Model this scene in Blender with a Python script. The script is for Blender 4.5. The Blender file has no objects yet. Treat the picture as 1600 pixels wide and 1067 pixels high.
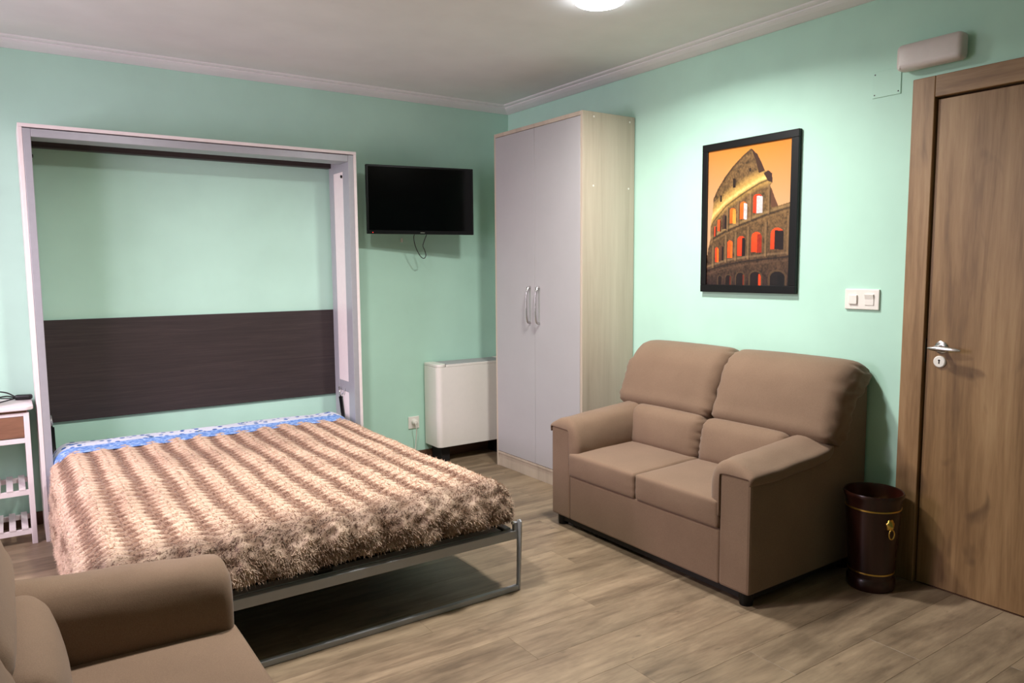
import bpy, bmesh, math, random
import numpy as np
from mathutils import Vector, Matrix, noise

random.seed(7)
rng = np.random.default_rng(11)
sc = bpy.context.scene
COL = sc.collection
PI = math.pi

# ------------------------------------------------------------------ camera
cam_d = bpy.data.cameras.new('camera')
cam_d.sensor_width = 36.0
cam_d.lens = 1154.62 / 1600 * 36.0
cam = bpy.data.objects.new('camera', cam_d)
COL.objects.link(cam)
CR = Vector((0.82495993, -0.56514242, -0.00742649))
CU = Vector((0.06118667, 0.07623854, 0.99521047))
CF = Vector((0.56186947, 0.82146316, -0.09747292))
m = Matrix.Identity(4)
for i in range(3):
    m[i][0], m[i][1], m[i][2] = CR[i], CU[i], -CF[i]
m[0][3], m[1][3], m[2][3] = -3.1741, -4.6717, 1.3574
cam.matrix_world = m
sc.camera = cam

# ------------------------------------------------------------------ light
w = bpy.data.worlds.new('world')
sc.world = w
w.use_nodes = True
w.node_tree.nodes['Background'].inputs[0].default_value = (0.75, 0.82, 1.0, 1)
w.node_tree.nodes['Background'].inputs[1].default_value = 0.6

LAMP_GLOW = 30.0            # emission of the ceiling light diffusers
LAMP_WATT = 38.0
LAMP_SPREAD = 158.0
LAMP_COL = (1.0, 0.965, 0.935)
ad = bpy.data.lights.new('window_daylight', 'AREA')
ad.shape = 'RECTANGLE'
ad.size, ad.size_y = 1.3, 1.3
ad.energy = 68
ad.color = (1.0, 0.78, 0.96)
ao = bpy.data.objects.new('window_daylight', ad)
COL.objects.link(ao)
ao.location = (-4.85, -1.62, 1.72)
ao.rotation_euler = Vector((.88, .36, -.30)).to_track_quat('-Z', 'Y').to_euler()
ad.spread = math.radians(125)

sc.view_settings.view_transform = 'Standard'
sc.view_settings.look = 'None'
sc.view_settings.gamma = 1.0
sc.view_settings.use_curve_mapping = False
sc.view_settings.exposure = 0.0

# ------------------------------------------------------------------ helpers
def srgb(r, g, b):
    f = lambda c: (c / 255 / 12.92) if c / 255 <= .04045 else ((c / 255 + .055) / 1.055) ** 2.4
    return (f(r), f(g), f(b), 1)

class NT:
    """small node-building helper"""
    def __init__(s, name):
        s.mat = bpy.data.materials.new(name)
        s.mat.use_nodes = True
        s.t = s.mat.node_tree
        s.b = s.t.nodes['Principled BSDF']
    def n(s, kind, **kw):
        nd = s.t.nodes.new(kind)
        for k, v in kw.items():
            if k.startswith('i_'):
                nd.inputs[k[2:].replace('_', ' ')].default_value = v
            else:
                setattr(nd, k, v)
        return nd
    def l(s, a, b):
        s.t.links.new(a, b)
    def ramp(s, fac, stops, interp='LINEAR'):
        r = s.n('ShaderNodeValToRGB')
        r.color_ramp.interpolation = interp
        e = r.color_ramp.elements
        while len(e) < len(stops):
            e.new(.5)
        for i, (p, c) in enumerate(stops):
            e[i].position = p
            e[i].color = c
        s.l(fac, r.inputs[0])
        return r.outputs[0]
    def coords(s, scale, rand=False, out='Object'):
        tc = s.n('ShaderNodeTexCoord')
        mp = s.n('ShaderNodeMapping')
        mp.inputs['Scale'].default_value = scale
        s.l(tc.outputs[out], mp.inputs[0])
        if rand:
            oi = s.n('ShaderNodeObjectInfo')
            mul = s.n('ShaderNodeMath', operation='MULTIPLY')
            mul.inputs[1].default_value = 57.0
            s.l(oi.outputs['Random'], mul.inputs[0])
            cb = s.n('ShaderNodeCombineXYZ')
            for k in range(3):
                s.l(mul.outputs[0], cb.inputs[k])
            s.l(cb.outputs[0], mp.inputs['Location'])
        return mp.outputs[0]
    def noise(s, co, scale, detail=4, rough=.55, dist=0):
        x = s.n('ShaderNodeTexNoise')
        x.inputs['Scale'].default_value = scale
        x.inputs['Detail'].default_value = detail
        x.inputs['Roughness'].default_value = rough
        x.inputs['Distortion'].default_value = dist
        if co is not None:
            s.l(co, x.inputs['Vector'])
        return x.outputs['Fac']
    def mix(s, fac, a, b, mode='MIX'):
        x = s.n('ShaderNodeMix', data_type='RGBA', blend_type=mode)
        def put(sock, v):
            if hasattr(v, 'is_output'):
                s.l(v, sock)
            else:
                sock.default_value = v
        put(x.inputs[0], fac)
        put(x.inputs[6], a)
        put(x.inputs[7], b)
        return x.outputs[2]
    def bump(s, h, strength=.2, dist=.01):
        x = s.n('ShaderNodeBump')
        x.inputs['Strength'].default_value = strength
        x.inputs['Distance'].default_value = dist
        s.l(h, x.inputs['Height'])
        s.l(x.outputs[0], s.b.inputs['Normal'])

def plain(name, rgb, rough=.5, metal=0.0, var=.05, scale=30, bump=0.0, spec=.5, coat=0):
    t = NT(name)
    co = t.coords((1, 1, 1))
    nz = t.noise(co, scale)
    c = srgb(*rgb)
    lo = tuple(x * (1 - var) for x in c[:3]) + (1,)
    hi = tuple(min(1, x * (1 + var)) for x in c[:3]) + (1,)
    t.l(t.ramp(nz, [(.3, lo), (.7, hi)]), t.b.inputs['Base Color'])
    t.b.inputs['Roughness'].default_value = rough
    t.b.inputs['Metallic'].default_value = metal
    t.b.inputs['Specular IOR Level'].default_value = spec
    t.b.inputs['Coat Weight'].default_value = coat
    if bump:
        t.bump(nz, bump, .004)
    return t.mat

def wood(name, stops, scale, stretch, rough=.5, rand=False, knots=True, bump=.08, kn=.5):
    """grain: noise stretched along one axis; stretch = mapping scale xyz"""
    t = NT(name)
    co = t.coords(stretch, rand)
    big = t.noise(co, scale, 5, .6, .6)
    fine = t.noise(co, scale * 5, 3, .7, .2)
    x = t.n('ShaderNodeMath', operation='MULTIPLY_ADD')
    x.inputs[1].default_value = .3
    t.l(fine, x.inputs[0])
    y = t.n('ShaderNodeMath', operation='MULTIPLY')
    y.inputs[1].default_value = .72
    t.l(big, y.inputs[0])
    t.l(y.outputs[0], x.inputs[2])
    col = t.ramp(x.outputs[0], stops)
    if knots:
        co2 = t.coords(tuple(1 + (q - 1) * .45 for q in stretch), rand)
        k = t.noise(co2, scale * .9, 2, .5, 1.2)
        kf = t.ramp(k, [(.63, (0, 0, 0, 1)), (.80, (kn, kn, kn, 1))])
        col = t.mix(kf, col, tuple(c * .62 for c in stops[0][1][:3]) + (1,))
    if rand:
        co3 = t.coords((.8, 1.7, 1), rand)
        bl_ = t.noise(co3, 5.5, 4, .6, .4)
        col = t.mix(1.0, col, t.ramp(bl_, [(.32, (.78, .77, .76, 1)), (.48, (.97, .965, .96, 1)), (.66, (1.10, 1.095, 1.09, 1))]), 'MULTIPLY')
        sp = t.noise(t.coords((1, 2.2, 1), rand), 11, 2, .5, .3)
        col = t.mix(t.ramp(sp, [(.70, (0, 0, 0, 1)), (.78, (.6, .6, .6, 1))]), col, tuple(c * .55 for c in stops[0][1][:3]) + (1,))
        oi = t.n('ShaderNodeObjectInfo')
        v = t.ramp(oi.outputs['Random'], [(0, (.88, .88, .87, 1)), (.5, (.98, .98, .97, 1)), (1, (1.06, 1.05, 1.04, 1))])
        col = t.mix(1.0, col, v, 'MULTIPLY')
    t.l(col, t.b.inputs['Base Color'])
    t.b.inputs['Roughness'].default_value = rough
    if bump:
        t.bump(x.outputs[0], bump, .003)
    return t.mat

def link(o, parent=None):
    COL.objects.link(o)
    if parent is not None:
        o.parent = parent
    return o

def raw(name, verts, faces, mat, parent=None, smooth=False, world=True):
    """mesh object; verts in world axes are shifted to the parent's origin (parents are unrotated while building)"""
    me = bpy.data.meshes.new(name)
    if parent is not None and world:
        ox, oy, oz = parent['_o']
        verts = [(v[0] - ox, v[1] - oy, v[2] - oz) for v in verts]
    me.from_pydata([tuple(v) for v in verts], [], faces)
    me.update()
    bm = bmesh.new(); bm.from_mesh(me)
    bmesh.ops.recalc_face_normals(bm, faces=bm.faces)
    bm.to_mesh(me); bm.free()
    if mat is not None:
        me.materials.append(mat)
    if smooth:
        me.polygons.foreach_set('use_smooth', [True] * len(me.polygons))
    o = link(bpy.data.objects.new(name, me), parent)
    o['_o'] = tuple(parent['_o']) if parent is not None else (0, 0, 0)
    return o

def thing(name, label, cat, loc=(0, 0, 0), group=None, kind=None):
    o = bpy.data.objects.new(name, None)
    o.empty_display_size = .05
    COL.objects.link(o)
    o.location = loc
    o['_o'] = tuple(loc)
    return tag(o, label, cat, group, kind)

def tag(o, label, cat, group=None, kind=None):
    o['label'] = label
    o['category'] = cat
    if group: o['group'] = group
    if kind: o['kind'] = kind
    return o

BOXF = [(0, 1, 3, 2), (4, 6, 7, 5), (0, 4, 5, 1), (2, 3, 7, 6), (0, 2, 6, 4), (1, 5, 7, 3)]
def boxv(x0, x1, y0, y1, z0, z1):
    return [(x, y, z) for x in (x0, x1) for y in (y0, y1) for z in (z0, z1)]

def bevel(o, width, seg=2):
    if width:
        md = o.modifiers.new('bevel', 'BEVEL')
        md.width = width; md.segments = seg; md.limit_method = 'ANGLE'; md.angle_limit = math.radians(40)
        md.harden_normals = False
    return o

def box(name, b, mat, parent=None, bev=.002, seg=2):
    o = raw(name, boxv(*b), BOXF, mat, parent)
    return bevel(o, bev, seg)

def boxes(name, bs, mat, parent=None, bev=.002):
    v, f = [], []
    for b in bs:
        k = len(v)
        v += boxv(*b)
        f += [tuple(i + k for i in q) for q in BOXF]
    return bevel(raw(name, v, f, mat, parent), bev)

def lathe(name, prof, centre, mat, parent=None, axis='z', n=32, smooth=True, scale=(1, 1, 1)):
    """prof: list of (r, h); revolved about an axis through centre"""
    v, f = [], []
    for r, h in prof:
        for k in range(n):
            a = 2 * PI * k / n
            p, q = r * math.cos(a), r * math.sin(a)
            d = {'z': (p, q, h), 'x': (h, p, q), 'y': (p, h, q)}[axis]
            v.append(tuple(centre[i] + d[i] * scale[i] for i in range(3)))
    for i in range(len(prof) - 1):
        for k in range(n):
            f.append((i * n + k, i * n + (k + 1) % n, (i + 1) * n + (k + 1) % n, (i + 1) * n + k))
    f.append(tuple(range(n))[::-1])
    f.append(tuple((len(prof) - 1) * n + k for k in range(n)))
    o = raw(name, v, f, mat, parent, smooth)
    if smooth:
        try:
            md = o.modifiers.new('split', 'EDGE_SPLIT'); md.split_angle = math.radians(38)
        except Exception:
            pass
    return o

def catmull(pts, sub=8):
    P = [Vector(p) for p in pts]
    P = [P[0] * 2 - P[1]] + P + [P[-1] * 2 - P[-2]]
    out = []
    for i in range(1, len(P) - 2):
        for k in range(sub):
            t = k / sub
            a, b, c, d = P[i - 1], P[i], P[i + 1], P[i + 2]
            out.append(.5 * (2 * b + (c - a) * t + (2 * a - 5 * b + 4 * c - d) * t * t + (3 * b - 3 * c + d - a) * t ** 3))
    out.append(P[-2])
    return out

def tube(name, pts, rad, mat, parent=None, n=10, sub=8, radii=None, squash=None):
    C = catmull(pts, sub) if sub else [Vector(p) for p in pts]
    v, f = [], []
    ref = Vector((0.31, .2, .93)).normalized()
    for i, c in enumerate(C):
        t = (C[min(i + 1, len(C) - 1)] - C[max(i - 1, 0)]).normalized()
        s = t.cross(ref)
        if s.length < .05: s = t.cross(Vector((1, 0, 0)))
        s.normalize(); u = s.cross(t)
        r = rad if radii is None else np.interp(i / (len(C) - 1), [q[0] for q in radii], [q[1] for q in radii])
        for k in range(n):
            a = 2 * PI * k / n
            v.append(tuple(c + s * (r * math.cos(a)) + u * (r * math.sin(a) * (squash or 1))))
    for i in range(len(C) - 1):
        for k in range(n):
            f.append((i * n + k, i * n + (k + 1) % n, (i + 1) * n + (k + 1) % n, (i + 1) * n + k))
    f.append(tuple(range(n))[::-1]); f.append(tuple((len(C) - 1) * n + k for k in range(n)))
    return raw(name, v, f, mat, parent, True)

def rbox(hx, hy, hz, r, n=10, rs=4):
    """rounded box as a welded grid: returns verts (list) and faces; centred"""
    def axis(h):
        inner = max(h - r, 1e-4)
        a = [-h + r * (1 - math.cos(PI / 2 * k / rs)) for k in range(rs)]
        b = list(np.linspace(-inner, inner, n + 1))
        c = [-q for q in a[::-1]]
        return a + b + c
    ax = [axis(hx), axis(hy), axis(hz)]
    H = (hx, hy, hz)
    idx, v, f = {}, [], []
    def vid(i, j, k):
        key = (i, j, k)
        if key not in idx:
            p = [ax[0][i], ax[1][j], ax[2][k]]
            inn = [min(max(p[q], -(H[q] - r)), H[q] - r) for q in range(3)]
            d = Vector([p[q] - inn[q] for q in range(3)])
            if d.length > 1e-9:
                # push onto rounded shell
                d = d.normalized() * r
            idx[key] = len(v)
            v.append(Vector(inn) + d)
        return idx[key]
    N = [len(a) - 1 for a in ax]
    for k in (0, N[2]):
        for i in range(N[0]):
            for j in range(N[1]):
                f.append((vid(i, j, k), vid(i + 1, j, k), vid(i + 1, j + 1, k), vid(i, j + 1, k)))
    for j in (0, N[1]):
        for i in range(N[0]):
            for k in range(N[2]):
                f.append((vid(i, j, k), vid(i + 1, j, k), vid(i + 1, j, k + 1), vid(i, j, k + 1)))
    for i in (0, N[0]):
        for j in range(N[1]):
            for k in range(N[2]):
                f.append((vid(i, j, k), vid(i, j + 1, k), vid(i, j + 1, k + 1), vid(i, j, k + 1)))
    return v, f

def prism(name, poly, axis, a0, a1, mat, parent=None, bev=.0, smooth=False):
    """poly: 2-D outline extruded along an axis ('x': (y,z), 'y': (x,z), 'z': (x,y))"""
    n = len(poly); v = []
    for a in (a0, a1):
        for p, q in poly:
            v.append({'x': (a, p, q), 'y': (p, a, q), 'z': (p, q, a)}[axis])
    f = [tuple(range(n))[::-1], tuple(range(n, 2 * n))] + [(k, (k + 1) % n, n + (k + 1) % n, n + k) for k in range(n)]
    o = raw(name, v, f, mat, parent)
    bevel(o, bev, 2)
    return o

def copy_tree(o, parent=None):
    c = o.copy(); COL.objects.link(c)
    if parent is not None: c.parent = parent
    for ch in [q for q in bpy.data.objects if q.parent == o]:
        copy_tree(ch, c)
    return c

# ------------------------------------------------------------------ materials
M = {}
def paint(name, rgb, bump=.05):
    t = NT(name)
    co = t.coords((1, 1, 1))
    nz = t.noise(co, 3.0, 3)
    fine = t.noise(co, 220.0, 3)
    c = srgb(*rgb)
    lo = tuple(x * .97 for x in c[:3]) + (1,); hi = tuple(x * 1.03 for x in c[:3]) + (1,)
    t.l(t.ramp(nz, [(.35, lo), (.65, hi)]), t.b.inputs['Base Color'])
    t.b.inputs['Roughness'].default_value = .55
    t.b.inputs['Specular IOR Level'].default_value = .3
    t.bump(fine, bump, .001)
    return t.mat
M['mint'] = paint('mint_wall_paint', (186, 226, 207))
M['ceil'] = paint('white_ceiling_paint', (234, 231, 231))
M['plank'] = wood('laminate_plank', [(.30, srgb(92, 77, 61)), (.44, srgb(124, 106, 85)), (.58, srgb(146, 127, 103)), (.76, srgb(167, 147, 121))], 2.6, (.55, 4.2, 1), .42, rand=True, bump=.04, kn=.35)
M['floorbase'] = plain('floor_screed', (70, 58, 48), .8)
M['door'] = wood('oak_door_veneer', [(.30, srgb(90, 64, 38)), (.45, srgb(126, 95, 60)), (.56, srgb(148, 115, 77)), (.72, srgb(170, 138, 98))], 6.0, (1, 1.6, .12), .45, kn=.75)
M['casing'] = wood('oak_casing_veneer', [(.30, srgb(100, 72, 44)), (.45, srgb(134, 102, 67)), (.56, srgb(154, 121, 84)), (.72, srgb(174, 142, 104))], 6.0, (1, 1.5, .13), .45)
M['casing_h'] = wood('oak_casing_veneer_across', [(.30, srgb(100, 72, 44)), (.45, srgb(134, 102, 67)), (.56, srgb(154, 121, 84)), (.72, srgb(174, 142, 104))], 6.0, (1, .13, 1.5), .45)
M['birch'] = wood('pale_birch_laminate', [(.28, srgb(164, 150, 132)), (.5, srgb(188, 174, 155)), (.75, srgb(202, 189, 170))], 7.0, (1.2, 1.2, .06), .5, knots=False, bump=.03)
M['wdoor'] = plain('lilac_grey_wardrobe_door', (174, 172, 171), .45, var=.015, scale=6)
M['base'] = wood('brown_baseboard', [(.3, srgb(78, 52, 38)), (.7, srgb(108, 76, 56))], 6, (.15, 1, 1), .5, knots=False)
M['wenge'] = wood('dark_wenge', [(.3, srgb(38, 30, 30)), (.55, srgb(52, 42, 41)), (.75, srgb(66, 54, 52))], 22, (.10, 1, 3.0), .5, knots=False, bump=.06)
M['cabwhite'] = plain('off_white_melamine', (232, 222, 218), .45, var=.02)
M['steel'] = plain('grey_painted_steel', (166, 167, 171), .34, metal=.1, var=.03)
M['chrome'] = plain('brushed_nickel', (200, 198, 196), .25, metal=1.0, var=.03)
M['black'] = plain('black_plastic', (7, 7, 8), .3, var=.1, spec=.25)
M['screen'] = plain('glossy_tv_screen', (2, 2, 3), .1, var=.02, spec=.25)
M['rubber'] = plain('black_cable', (16, 16, 17), .45, var=.1)
M['whitepl'] = plain('white_plastic', (236, 231, 222), .35, var=.015)
M['greypl'] = plain('grey_grille', (170, 172, 170), .5, var=.03)
M['radiator'] = plain('white_enamel', (226, 222, 212), .35, var=.012)
M['pframe'] = plain('black_picture_frame', (9, 9, 9), .45, var=.1, spec=.3)
M['lampbody'] = plain('frosted_grey_diffuser', (214, 204, 198), .4, var=.02)
M['gold'] = plain('brass', (214, 178, 92), .28, metal=1.0, var=.1)
M['binwood'] = wood('mahogany_leather', [(.3, srgb(24, 9, 6)), (.7, srgb(52, 20, 11))], 9, (1, 1, .2), .28, knots=False)
M['dark'] = plain('dark_underside', (24, 21, 20), .7)
M['whitewood'] = plain('white_painted_wood', (232, 222, 222), .45, var=.025)
M['drawer'] = wood('brown_drawer_front', [(.3, srgb(108, 74, 56)), (.7, srgb(146, 106, 82))], 8, (.2, 1, 1.5), .5, knots=False)
M['ceramic'] = plain('brown_ceramic', (92, 62, 52), .35)
M['outside'] = plain('window_white_frame', (230, 230, 228), .4, var=.01)

t = NT('sofa_fabric')
co = t.coords((1, 1, 1))
weave = t.n('ShaderNodeTexVoronoi'); weave.inputs['Scale'].default_value = 420
t.l(co, weave.inputs['Vector'])
cl = t.noise(co, 5, 4)
fi = t.noise(co, 380, 2)
c1 = t.ramp(cl, [(.3, srgb(119, 97, 78)), (.7, srgb(128, 105, 85))])
c2 = t.mix(.28, c1, t.ramp(fi, [(.3, srgb(102, 80, 64)), (.7, srgb(142, 117, 96))]))
t.l(c2, t.b.inputs['Base Color'])
t.b.inputs['Roughness'].default_value = .85
t.b.inputs['Specular IOR Level'].default_value = .2
t.b.inputs['Sheen Weight'].default_value = .12
t.b.inputs['Sheen Roughness'].default_value = .5
t.bump(weave.outputs['Distance'], .12, .001)
M['fabric'] = t.mat

t = NT('fur_pile')
at = t.n('ShaderNodeAttribute', attribute_name='pile')
t.l(at.outputs['Color'], t.b.inputs['Base Color'])
t.b.inputs['Roughness'].default_value = .62
t.b.inputs['Specular IOR Level'].default_value = .35
t.b.inputs['Sheen Weight'].default_value = .25
t.b.inputs['Sheen Roughness'].default_value = .4
M['fur'] = t.mat

t = NT('printed_poster')
at = t.n('ShaderNodeAttribute', attribute_name='ink')
t.l(at.outputs['Color'], t.b.inputs['Base Color'])
t.b.inputs['Roughness'].default_value = .35
M['print'] = t.mat

# blue sheet: plain blue border towards the foot, white with blue flowers towards the wall
t = NT('blue_floral_cotton')
tc = t.n('ShaderNodeTexCoord')
sep = t.n('ShaderNodeSeparateXYZ'); t.l(tc.outputs['Object'], sep.inputs[0])
vo = t.n('ShaderNodeTexVoronoi'); vo.inputs['Scale'].default_value = 27
t.l(tc.outputs['Object'], vo.inputs['Vector'])
dots = t.ramp(vo.outputs['Distance'], [(.30, (1, 1, 1, 1)), (.40, (0, 0, 0, 1))])
vo2 = t.n('ShaderNodeTexNoise'); vo2.inputs['Scale'].default_value = 26
t.l(tc.outputs['Object'], vo2.inputs['Vector'])
dc = t.ramp(vo2.outputs['Fac'], [(.35, srgb(28, 56, 130)), (.5, srgb(70, 120, 205)), (.65, srgb(30, 90, 120))])
flor = t.mix(dots, srgb(216, 220, 232), dc)
bl = t.noise(tc.outputs['Object'], 60, 3)
blue = t.ramp(bl, [(.35, srgb(86, 128, 200)), (.52, srgb(120, 160, 220)), (.66, srgb(178, 200, 234))])
edge = t.n('ShaderNodeMapRange'); edge.inputs['From Min'].default_value = -.326; edge.inputs['From Max'].default_value = -.318
t.l(sep.outputs['Y'], edge.inputs['Value'])
t.l(t.mix(edge.outputs[0], blue, flor), t.b.inputs['Base Color'])
t.b.inputs['Roughness'].default_value = .8
M['sheet'] = t.mat

t = NT('ceiling_light_diffuser')
e = t.n('ShaderNodeEmission')
e.inputs[0].default_value = (.90, .96, 1.0, 1)
e.inputs[1].default_value = LAMP_GLOW
t.l(e.outputs[0], t.t.nodes['Material Output'].inputs[0])
M['lamp'] = t.mat
t = NT('standby_led')
t.b.inputs['Base Color'].default_value = (.8, .02, .02, 1)
t.b.inputs['Emission Color'].default_value = (1, .05, .03, 1)
t.b.inputs['Emission Strength'].default_value = 1.2
M['led'] = t.mat
t = NT('window_glass')
tr = t.n('ShaderNodeBsdfTransparent'); gl = t.n('ShaderNodeBsdfGlossy'); gl.inputs['Roughness'].default_value = .05
mx = t.n('ShaderNodeMixShader'); mx.inputs[0].default_value = .08
t.l(tr.outputs[0], mx.inputs[1]); t.l(gl.outputs[0], mx.inputs[2])
t.l(mx.outputs[0], t.t.nodes['Material Output'].inputs[0])
M['glass'] = t.mat

# ------------------------------------------------------------------ room shell
XL, YF, H, HC = -4.35, -7.4, 2.542, 2.5
ST = 'structure'
fl = tag(box('floor', (XL - .1, .1, YF - .1, .1, -.12, -.012), M['floorbase'], None, 0),
         'grey-brown wood laminate floor laid in long planks', 'floor', kind=ST)
fl['_o'] = (0, 0, 0)
PW, PL, GAP = .192, 1.285, .0004
pm = {}
def plank(x0, x1, y0, y1):
    key = (round(x1 - x0, 3), round(y1 - y0, 3))
    if key not in pm:
        hx, hy = (x1 - x0) / 2 - GAP / 2, (y1 - y0) / 2 - GAP / 2
        b = .0007
        v = [(sx * hx, sy * hy, -.012) for sx in (-1, 1) for sy in (-1, 1)] + \
            [(sx * hx, sy * hy, -b) for sx in (-1, 1) for sy in (-1, 1)] + \
            [(sx * (hx - b), sy * (hy - b), 0) for sx in (-1, 1) for sy in (-1, 1)]
        f = []
        ring = (0, 1, 3, 2)
        for lv in (0, 4):
            for k in range(4):
                f.append((ring[k] + lv, ring[(k + 1) % 4] + lv, ring[(k + 1) % 4] + lv + 4, ring[k] + lv + 4))
        f.append((8, 9, 11, 10))
        o = raw('plank', v, f, M['plank'], fl, world=False)
        pm[key] = o.data
    else:
        o = link(bpy.data.objects.new('plank', pm[key]), fl)
    o.location = ((x0 + x1) / 2, (y0 + y1) / 2, 0)
row = 0
y = 0.0
while y > YF:
    y1 = max(y - PW, YF)
    x = 0.0
    first = [1.285, .43, .86, .2, 1.07, .64][row % 6]
    while x > XL + .001:
        ln = first if x == 0 else PL
        x1 = max(x - ln, XL)
        plank(x1, x, y1, y)
        x = x1
    y = y1; row += 1
tag(box('ceiling', (XL - .1, .1, YF - .1, .1, H, H + .1), M['ceil'], None, 0), 'smooth white painted ceiling', 'ceiling', kind=ST)
tag(box('wall_back', (XL - .1, .12, 0, .12, -.1, H), M['mint'], None, 0), 'mint green wall behind the fold-down bed and television', 'wall', kind=ST)
DY0, DY1 = -3.085, -3.965       # door opening
tag(boxes('wall_right', [(0, .12, DY0, 0, -.1, H), (0, .12, YF, DY1, -.1, H), (0, .12, DY1, DY0, 2.06, H)], M['mint'], None, 0),
    'mint green wall behind the sofa, with the framed print and the door', 'wall', kind=ST)
WY0, WY1, WZ0, WZ1 = -2.15, -.75, .85, 2.2
tag(boxes('wall_left', [(XL - .12, XL, WY1, 0, -.1, H), (XL - .12, XL, YF, WY0, -.1, H), (XL - .12, XL, WY0, WY1, -.1, WZ0), (XL - .12, XL, WY0, WY1, WZ1, H)], M['mint'], None, 0),
    'mint green wall with the window, left of the bed', 'wall', kind=ST)
tag(box('wall_front', (XL - .1, .12, YF - .12, YF, -.1, H), M['mint'], None, 0), 'mint green wall behind the viewer', 'wall', kind=ST)
BB, BT = .07, .012
tag(box('baseboard_back', (XL, -.001, -BT, 0, 0, BB), M['base'], None, .002), 'brown baseboard along the mint wall behind the radiator', 'baseboard', kind=ST)
tag(boxes('baseboard_right', [(-BT, 0, -3.013, -BT, 0, BB), (-BT, 0, YF, -4.04, 0, BB)], M['base'], None, .002), 'brown baseboard along the mint wall behind the sofa', 'baseboard', kind=ST)
tag(box('baseboard_left', (XL, XL + BT, YF, -BT, 0, BB), M['base'], None, .002), 'brown baseboard along the window wall', 'baseboard', kind=ST)
# cornice: profile given as (out from wall, z)
CP = [(0, HC), (.012, HC - .001), (.030, HC + .004), (.056, HC + .012), (.072, HC + .0195), (.078, HC + .0235), (.082, HC + .0245), (.083, HC + .031),
      (.092, HC + .030), (.104, HC + .0325), (.112, HC + .037), (.114, H), (0, H)]
def cornice(name, along, a0, a1, wall, label):
    v, f = [], []
    n = len(CP)
    for e, a in enumerate((a0, a1)):
        for d, z in CP:
            aa = a + d * (1 if e == 0 else -1)       # mitred ends
            v.append((aa, wall - d, z) if along == 'x' else (wall - d, aa, z))
            if name in ('trim_3',): v[-1] = (wall + d, aa, z)
            if name in ('trim_4',): v[-1] = (aa, wall + d, z)
    for k in range(n):
        f.append((k, (k + 1) % n, n + (k + 1) % n, n + k))
    f.append(tuple(range(n))); f.append(tuple(range(n, 2 * n))[::-1])
    tag(raw(name, v, f, M['ceil']), label, 'cornice', kind=ST)
cornice('trim_1', 'x', XL, 0, 0, 'white plaster cornice along the wall behind the bed')
cornice('trim_2', 'y', YF, 0, 0, 'white plaster cornice along the wall above the sofa and door')
cornice('trim_3', 'y', YF, 0, XL, 'white plaster cornice along the window wall')
cornice('trim_4', 'x', XL, 0, YF, 'white plaster cornice along the wall behind the viewer')

# window in the left wall
wn = thing('window_1', 'white framed window with two glass panes in the left wall', 'window', (XL - .06, (WY0 + WY1) / 2, WZ0), kind=ST)
fx0, fx1 = XL - .09, XL - .03
for b in ((fx0, fx1, WY0, WY0 + .06, WZ0, WZ1), (fx0, fx1, WY1 - .06, WY1, WZ0, WZ1), (fx0, fx1, WY0 + .06, WY1 - .06, WZ0, WZ0 + .06), (fx0, fx1, WY0 + .06, WY1 - .06, WZ1 - .06, WZ1)):
    box('window_frame', b, M['outside'], wn, .003)
wm = (WY0 + WY1) / 2
box('mullion', (fx0, fx1, wm - .035, wm + .035, WZ0 + .06, WZ1 - .06), M['outside'], wn, .003)
for b in ((WY0 + .06, wm - .035), (wm + .035, WY1 - .06)):
    box('pane', (XL - .063, XL - .057, b[0], b[1], WZ0 + .06, WZ1 - .06), M['glass'], wn, 0)
box('window_sill', (XL - .03, XL + .05, WY0 - .03, WY1 + .03, WZ0 - .03, WZ0), M['outside'], wn, .004)

# door in the right wall
d1 = thing('door_1', 'oak veneer door with wide casing and spindle-shaped nickel lever', 'door', (0, -3.52, 0), kind=ST)
leaf = box('door_leaf', (.002, .042, -3.938, -3.1105, .004, 2.03), M['door'], d1, .002)
CT = .016
box('casing', (-CT, .02, -3.1035, -3.013, 0, 2.1245), M['casing'], d1, .003)
box('casing', (-CT, .02, -4.036, -3.9455, 0, 2.1245), M['casing'], d1, .003)
box('casing', (-CT, .02, -3.945, -3.104, 2.039, 2.1245), M['casing_h'], d1, .003)
box('jamb', (.02, .12, -3.1035, -3.085, 0, 2.06), M['casing'], d1, 0)
box('jamb', (.02, .12, -3.965, -3.9455, 0, 2.06), M['casing'], d1, 0)
box('jamb', (.02, .12, -3.9455, -3.1035, 2.039, 2.06), M['casing_h'], d1, 0)
boxes('door_stop', [(.044, .1, -3.118, -3.1035, 0, 2.039), (.044, .1, -3.9455, -3.930, 0, 2.039), (.044, .1, -3.930, -3.118, 2.020, 2.039)], M['base'], d1, 0)
box('gap_blocker', (.004, .12, -3.9455, -3.1035, -.012, .0015), M['base'], d1, 0)  # added strip that keeps outside light from showing under the leaf
box('strike_plate', (.0, .03, -3.1055, -3.1037, .955, 1.055), M['chrome'], d1, .0005)
hd = lathe('handle', [(.0035, -.064), (.007, -.052), (.010, -.03), (.0115, 0), (.0108, .025), (.008, .048), (.0035, .064)], (-.052, -3.2035, 1.0205), M['chrome'], d1, 'y', 20)
lathe('rose', [(.026, 0), (.026, -.005), (.021, -.008), (.011, -.009), (.010, -.052)], (.002, -3.170, 1.0225), M['chrome'], hd, 'x', 28)
kh = lathe('escutcheon', [(.0245, 0), (.0245, -.006), (.021, -.0095), (.004, -.0095)], (.002, -3.1665, .963), M['whitepl'], d1, 'x', 28)
prism('keyhole', [(-3.1685, .955), (-3.1645, .955), (-3.1645, .966), (-3.162, .969), (-3.1645, .9725), (-3.1685, .9725), (-3.171, .969), (-3.1685, .966)], 'x', -.0087, -.0072, M['black'], kh, 0)

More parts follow.
